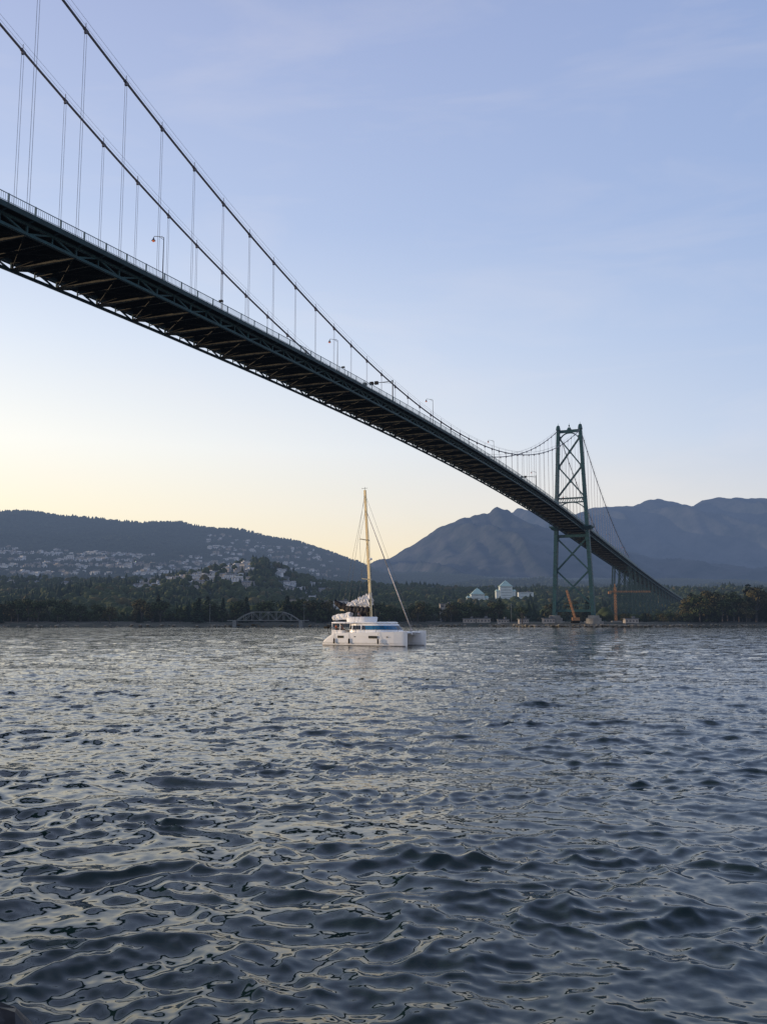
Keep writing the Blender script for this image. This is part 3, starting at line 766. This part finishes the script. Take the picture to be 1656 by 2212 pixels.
m=MB();lattice(m,(0,0,2.6),(-3.6,2,17),.4,10);m.obj('boom',M_or,e)
m=MB();m.box((.6,0,2.2),(3.2,2.2,1.6));m.box((-1.3,-.8,2.3),(1.0,1.0,1.6));m.obj('cab',M_or,e)
for y in(-1.4,1.4):
    m=MB();m.box((0,y,.6),(4,.7,1.0),top=.9);m.obj('track',M_dark,e)
for x in(-102,-97,-45,70,110):
    e=empty('utility_pole',(x,shore(x)+13,1.9));tag(e,'thin utility pole on the far shore','pole','utility poles on the shore')
    m=MB();m.cyl((0,0,0),(0,0,11),.14,6,r2=.09);m.beam((-1.2,0,10.2),(1.2,0,10.2),.14,.14);m.obj('post',M_grey,e)
M_rock=mat('grey_rock',(.21,.195,.17),.9,0,.8,.4)
M_wetrock=mat('wet_dark_rock',(.035,.032,.032),.35,0,4,.5)
m=MB()
for _ in range(950):
    x=random.uniform(-230,250)
    if random.random()<.55:x=random.uniform(60,165)
    r=random.uniform(.3,.95);m.ell((x,shore(x)+random.uniform(-1.5,5),random.uniform(-.2,1.0)),(r*1.3,r,r*.7),6,4,jit=.25)
o=m.obj('riprap_rocks',M_rock);o['kind']='stuff';o['label']='band of grey boulders edging the far shore'
m=MB();m.ell((0,0,0),(.5,.45,.40),16,10,jit=.07)
o=m.obj('rock',M_wetrock,loc=(-3.86,9.0,-.10));tag(o,'wet dark rock breaking the water at the near shore','rock')

# ---------------------------------------------------------------- catamaran
M_gel=mat('white_gelcoat',(.92,.91,.90),.25,0,.8,.03,spec=.5)
M_glass=mat('boat_window',(.01,.012,.016),.08,0,1,.2,spec=.7)
M_blue=mat('blue_window_cover',(.015,.13,.27),.35,0,2,.4)
M_sail=mat('white_sailcloth',(.88,.85,.82),.7,0,2,.08)
M_jib=mat('furled_sail_cover',(.52,.48,.46),.7,0,2,.2)
M_bag=mat('navy_sail_bag',(.012,.014,.022),.7,0,2,.3)
M_mast=mat('mast_aluminium_sunlit',(.84,.67,.40),.35,0.2,1,.06)  # golden low-sun light put into the base colour of the metal
M_wire=mat('rigging_wire',(.12,.12,.12),.4,0.5,1,.1)
M_rub=mat('black_rubber',(.012,.012,.012),.7,0,2,.2)
M_net=mat('net_grey',(.35,.35,.36),.9,0,3,.2)
M_boot=mat('boot_stripe_grey',(.12,.12,.125),.4,0,2,.2)
BC=(-1.3,137.5,0)
boat=empty('catamaran',BC,math.radians(-30))
tag(boat,'white sailing catamaran with sunlit-gold tinted mast and lowered mainsail under motor','boat')
def hull(yc,outer):
    st=np.array([-7.3,-6.9,-6.4,-5.4,-3,0,3,5.3,6.7,7.2,7.3])
    hw=np.array([.80,.86,.9,.96,1.0,1.0,.9,.6,.3,.10,.03]);zd=np.array([.35,.75,1.15,1.75,1.98,2.02,2.08,2.16,2.22,2.24,2.24]);kl=np.array([-.05,-.2,-.3,-.45,-.6,-.62,-.58,-.5,-.42,-.38,-.35])
    X=np.linspace(-7.3,7.3,60);V=[];n=14
    for x in X:
        w_=np.interp(x,st,hw);d=np.interp(x,st,zd);k=np.interp(x,st,kl)
        side=[(.0,k),(.55*w_,k*.6),(.84*w_,0.0),(.92*w_,.35),(1.0*w_,.5),(1.0*w_,d*.72+.1),(.97*w_,d),(.0,d+.06)]
        ring=side+[(-a,b) for a,b in side[-2:0:-1]]
        V+=[(x,yc+a,b) for a,b in ring]
    n=14;F=[]
    for i in range(len(X)-1):
        for j in range(n):F.append((i*n+j,(i+1)*n+j,(i+1)*n+(j+1)%n,i*n+(j+1)%n))
    F.append(tuple(range(n)));F.append(tuple(range(len(X)*n-1,(len(X)-1)*n-1,-1)))
    m=MB();m.add(V,F);h=m.obj('hull',M_gel,boat)
    so=-1 if yc<0 else 1
    for x0,x1 in((-4.3,-3.2),(1.2,2.7)):
        m=MB();y=yc+so*1.005;m.box(((x0+x1)/2,y,1.36),(x1-x0,.05,.36));m.obj('hull_window',M_glass,h)
    for x in(-1.2,4.3):
        m=MB();m.box((x,yc+so*(1.005 if x<3 else .78),1.38),(.28,.05,.14));m.obj('porthole',M_glass,h)
    m=MB()
    for i in range(58):
        x0,x1=X[i],X[i+1];a=np.interp(x0,st,hw)*.885;b=np.interp(x1,st,hw)*.885
        for sd in(-1,1):m.beam((x0,yc+sd*a,.08),(x1,yc+sd*b,.08),.03,.10)
    m.obj('boot_stripe',M_boot,h)
    return h
hull(-3.0,-1);hull(3.0,1)
m=MB();m.box((-1.0,0,1.45),(9.2,4.6,.95));m.box((4.0,0,1.62),(1.2,4.4,.55),top=.9);m.obj('bridge_deck',M_gel,boat)
def ring(xc,a,b,z,n=40,e=.55):
    return [(xc+a*math.copysign(abs(math.cos(2*math.pi*i/n))**e,math.cos(2*math.pi*i/n)),b*math.copysign(abs(math.sin(2*math.pi*i/n))**e,math.sin(2*math.pi*i/n)),z) for i in range(n)]
def loft(rings,mi=0,cap=True):
    m=MB();n=len(rings[0]);V=[p for r in rings for p in r];F=[]
    for i in range(len(rings)-1):
        for j in range(n):F.append((i*n+j,i*n+(j+1)%n,(i+1)*n+(j+1)%n,(i+1)*n+j))
    if cap:F.append(tuple(range((len(rings)-1)*n,len(rings)*n)))
    m.add(V,F,mi);return m
m=loft([ring(.3,3.9,3.25,1.9),ring(.25,3.8,3.2,2.35),ring(.0,3.4,3.0,3.15),ring(-.2,3.3,2.95,3.35)]);cb=m.obj('cabin',M_gel,boat)
m=loft([ring(.235,3.82,3.22,2.46),ring(.02,3.47,3.04,3.06)],cap=False)
m.m=[1 if (m.v[f[0]][0]>-.2 and m.v[f[0]][1]<0) else 0 for f in m.f];m.obj('cabin_window',[M_glass,M_blue],boat)
m=MB()
for x in(-2.2,-.6):m.beam((x+.05,-3.235,2.4),(x-.02,-3.06,3.1),.14,.06,up=(0,1,0))
m.obj('window_pillar',M_gel,boat)
m=loft([ring(-1.9,5.0,3.1,3.36),ring(-1.9,5.15,3.2,3.43),ring(-1.9,5.1,3.15,3.55),ring(-1.9,4.8,2.9,3.62)])
m.f.append(tuple(range(39,-1,-1)));m.m.append(0);m.obj('hardtop',M_gel,boat)
for x,y in((-6.2,-2.6),(-6.2,2.6),(-4.6,-2.8),(-4.6,2.8)):
    m=MB();m.cyl((x,y,1.9),(x,y,3.4),.06,8);m.obj('hardtop_support',M_gel,boat)
m=loft([ring(-2.4,2.2,1.7,3.6),ring(-2.35,2.3,1.8,4.25),ring(-2.3,2.1,1.6,4.4)]);m.obj('flybridge_coaming',M_gel,boat)
m=MB();m.box((-1.0,0,4.75),(.1,1.6,.7));m.obj('flybridge_windscreen',M_glass,boat)
for x,y,dx,dy in((-5.2,-2.3,2.2,.7),(-5.2,2.3,2.2,.7),(-6.4,0,.7,3.4)):
    m=MB();m.box((x,y,1.92),(dx,dy,.85));m.obj('cockpit_bench',M_gel,boat)
m=MB();m.box((-5.0,.2,2.25),(1.2,.9,.08));m.cyl((-5.0,.2,1.6),(-5.0,.2,2.25),.08,8);m.obj('cockpit_table',M_bag,boat)
def mp_(z):
    t=(z-3.7)/(24.4-3.7);return Vector((-.7-1.2*t,0,z))
m=MB()
for k in range(10):
    a=mp_(3.5+20.9*k/10);b=mp_(3.5+20.9*(k+1)/10);m.beam(a,b,.25,.38,0,.24,.36,up=(1,0,0))
m.obj('mast',M_mast,boat)
for z in(10.2,16.4):
    m=MB();c=mp_(z)
    for sd in(-1,1):m.beam(c,c+Vector((-.5,sd*1.5,.1)),.06,.16)
    m.obj('spreader',M_mast,boat)
m=MB();m.cyl(mp_(24.4),mp_(24.4)+Vector((0,0,.5)),.03,5);m.beam(mp_(24.7)+Vector((-.6,0,0)),mp_(24.7)+Vector((.5,0,0)),.05,.05);m.obj('wind_vane',M_wire,boat)
m=MB();m.ell(mp_(13.4)+Vector((.45,0,0)),(.28,.28,.2),10,6);m.beam(mp_(13.2),mp_(13.2)+Vector((.5,0,0)),.06,.06);m.obj('radar',M_gel,boat)
m=MB()
for sd in(-1,1):
    tip1=mp_(10.2)+Vector((-.5,sd*1.5,.1));tip2=mp_(16.4)+Vector((-.5,sd*1.5,.1))
    for a,b in((mp_(21.5),tip2),(tip2,tip1),(tip1,Vector((-1.8,sd*3.7,2.0))),(mp_(16.4),tip1),(mp_(10.2),Vector((-1.4,sd*3.6,2.0))),(mp_(24.2),Vector((-3.2,sd*3.8,2.0)))):m.cyl(a,b,.022,5)
m.cyl(mp_(23.5),(-6.0,0,6.2),.02,5)
for x in(-4.6,-3.2,-2):m.cyl(mp_(14),(x,0,6.3),.012,4)
m.cyl(mp_(23.8),(6.9,0,2.3),.018,5)
m.obj('standing_rigging',M_wire,boat)
m=MB();a=mp_(21.3);b=Vector((6.3,0,2.6));m.cyl(b,a.lerp(b,.5),.11,8,r2=.09);m.cyl(a.lerp(b,.5),a,.09,8,r2=.045);m.cyl((6.35,0,2.2),b,.16,10);m.obj('furled_headsail',M_jib,boat,smooth=True)
m=MB();m.cyl((-.9,0,5.0),(-6.4,0,5.5),.13,8);m.obj('boom',M_mast,boat)
rings=[]
for k in range(19):
    t=k/18;x=-.9-6.4*t;zc=5.25+.5*t+1.4*max(0,t-.6)**1.2*2.0;hh=.74*(1-.35*t)+.1*math.sin(k*2.1);ww=.66*(1-.4*t)
    rings.append([(x,ww*math.cos(a)*(1+.1*math.sin(k*3+i)),zc+hh*math.sin(a)-.1*math.cos(k+i)) for i,a in enumerate(np.linspace(0,2*math.pi,12,endpoint=False))])
m=loft(rings);m.obj('sail_bag',M_bag,boat)
rings=[]
for k in range(25):
    t=k/24;x=-.75-4.1*t;top=8.0-1.7*t+.38*math.sin(k*1.7)-(.5 if k<1 else 0);bt=5.8+.25*t
    zc=(top+bt)/2;hh=(top-bt)/2
    rings.append([(x+.12*math.sin(i*2+k),(.6+.18*math.sin(k*2.3+i*1.9))*math.cos(a),zc+hh*math.sin(a)*(1+.12*math.sin(k*1.3+i*2.7))) for i,a in enumerate(np.linspace(0,2*math.pi,18,endpoint=False))])
m=loft(rings);m.obj('lowered_mainsail',M_sail,boat)
rings=[]
for k in range(12):
    t=k/11;x=-3.9-3.3*t;rings.append([(x+.1*math.sin(i+k),-.7+(.38+.08*math.sin(k*2+i))*math.cos(a),4.6-.35*t+(.55-.15*t)*math.sin(a)*(1+.15*math.sin(k+i*2))) for i,a in enumerate(np.linspace(0,2*math.pi,12,endpoint=False))])
m=loft(rings);m.obj('sail_fold',M_sail,boat)
m=MB();m.box((5.4,0,1.85),(1.9,4.6,.03));m.obj('trampoline',M_net,boat)
m=MB();m.cyl((6.4,-2.8,2.0),(6.4,2.8,2.0),.13,8);m.box((5.2,0,1.8),(2.6,.35,.2));m.cyl((6.4,0,2.0),(7.6,0,2.2),.07,8);m.obj('crossbeam',M_gel,boat)
for yc in(-3.75,3.75):
    m=MB();pts=[]
    for x in(-5.6,-3.6,-1.6,.4,2.4,4.2,5.8,7.0):
        yy=yc*(1 if x<3 else 1-.03*(x-3)*2);z=float(np.interp(x,[-5.6,0,7],[1.8,2.05,2.25]));m.cyl((x,yy,z-.05),(x,yy,z+.7),.02,5);pts.append(Vector((x,yy,z+.7)))
    m.tube(pts,.012,4);m.tube([p-Vector((0,0,.35)) for p in pts],.012,4);m.obj('lifeline',M_wire,boat)
for x in(-4.9,-2.2,2.9):
    m=MB();m.cyl((x,-4.12,.45),(x,-4.12,1.0),.11,10);m.ell((x,-4.12,.45),(.11,.11,.14),10,6);m.ell((x,-4.12,1.0),(.11,.11,.13),10,6);m.cyl((x,-4.08,1.05),(x,-3.95,2.1),.015,4);m.obj('fender',M_rub,boat)
m=MB();m.cyl((-6.3,-3,1.2),(-6.8,-3.2,2.9),.03,6);m.cyl((-6.8,-3.4,2.9),(-6.8,-2.2,2.9),.03,6);m.cyl((-6.3,-2.2,1.3),(-6.8,-2.2,2.9),.03,6);m.box((-6.95,-3.0,2.75),(.5,.9,.35));m.obj('stern_rail',M_rub,boat)

M_skin=mat('skin',(.45,.26,.18),.6,0,4,.1);M_hair=mat('hair',(.03,.018,.012),.7,0,5,.3)
def skinobj(name,V,E,R,material,parent):
    me=bpy.data.meshes.new(name);me.from_pydata(V,E,[]);me.materials.append(material)
    o=bpy.data.objects.new(name,me);col.objects.link(o);o.parent=parent
    md=o.modifiers.new('Skin','SKIN')
    if me.skin_vertices:
        sv=me.skin_vertices[0].data
        for i,r in enumerate(R):sv[i].radius=(r,r)
        sv[0].use_root=True
    md2=o.modifiers.new('Sub','SUBSURF');md2.levels=1;md2.render_levels=1
    return o
def person(loc,rot,shirt,label):
    e=empty('person',loc,rot);tag(e,label,'person','people aboard the catamaran')
    V=[(0,0,.1),(0,-.02,.3),(0,-.02,.48),(0,0,.6),(0,.02,.68),(0,.03,.80),(0,.02,.86)];R=[.13,.12,.14,.055,.07,.095,.06];E=[(0,1),(1,2),(2,3),(3,4),(4,5),(5,6)]
    V.append((0,.13,.76));R.append(.018);E.append((5,7))
    for sg in(-1,1):
        b=len(V);V+=[(sg*.1,.05,.07),(sg*.12,.45,.1),(sg*.12,.5,-.34),(sg*.12,.64,-.38)];R+=[.085,.06,.042,.035];E+=[(0,b),(b,b+1),(b+1,b+2),(b+2,b+3)]
        b=len(V);V+=[(sg*.19,-.02,.52),(sg*.25,.06,.28),(sg*.17,.28,.2)];R+=[.055,.042,.03];E+=[(2,b),(b,b+1),(b+1,b+2)]
        for k in range(5):
            c=len(V);V+=[(sg*(.13+.02*k),.34 if k else .31,.2-.004*k),(sg*(.13+.02*k),.39+.01*(k in(2,3)) if k else .34,.17)];R+=[.009,.008];E+=[(b+2,c),(c,c+1)]
    skinobj('body',V,E,R,M_skin,e)
    m=MB();m.ell((0,.0,.84),(.105,.11,.10),10,7,jit=.03);m.obj('hair',M_hair,e,smooth=True)
    V=[(0,0,.12),(0,-.02,.3),(0,-.02,.49)];R=[.145,.14,.155];E=[(0,1),(1,2)]
    for sg in(-1,1):
        b=len(V);V+=[(sg*.19,-.02,.53),(sg*.24,.04,.33)];R+=[.07,.058];E+=[(2,b),(b,b+1)]
    skinobj('shirt',V,E,R,shirt,e)
    V=[(0,0,.09)];R=[.14];E=[]
    for sg in(-1,1):
        b=len(V);V+=[(sg*.1,.06,.08),(sg*.12,.42,.1)];R+=[.1,.075];E+=[(0,b),(b,b+1)]
    skinobj('trousers',V,E,R,M_bag,e)
bm=Matrix.Translation(BC)@Matrix.Rotation(math.radians(-30),4,'Z')
M_s1=mat('orange_shirt',(.5,.13,.06),.8,0,4,.2);M_s2=mat('grey_shirt',(.25,.25,.27),.8,0,4,.2)
for (x,y,z,r,sh,lb) in((-5.7,-2.3,2.4,-.5,M_s1,'person in orange shirt seated on cockpit bench'),(-4.8,-2.3,2.4,.3,M_s2,'person in grey shirt seated on cockpit bench'),(-6.4,.6,2.25,-1.5,M_s1,'person in orange shirt seated across the stern bench'),(-2.2,-1.3,4.4,-1.57,M_s2,'person in grey shirt seated on the flybridge')):
    p=bm@Vector((x,y,z));person(p,math.radians(-30)+r,sh,lb)
print('objects',len(bpy.data.objects))
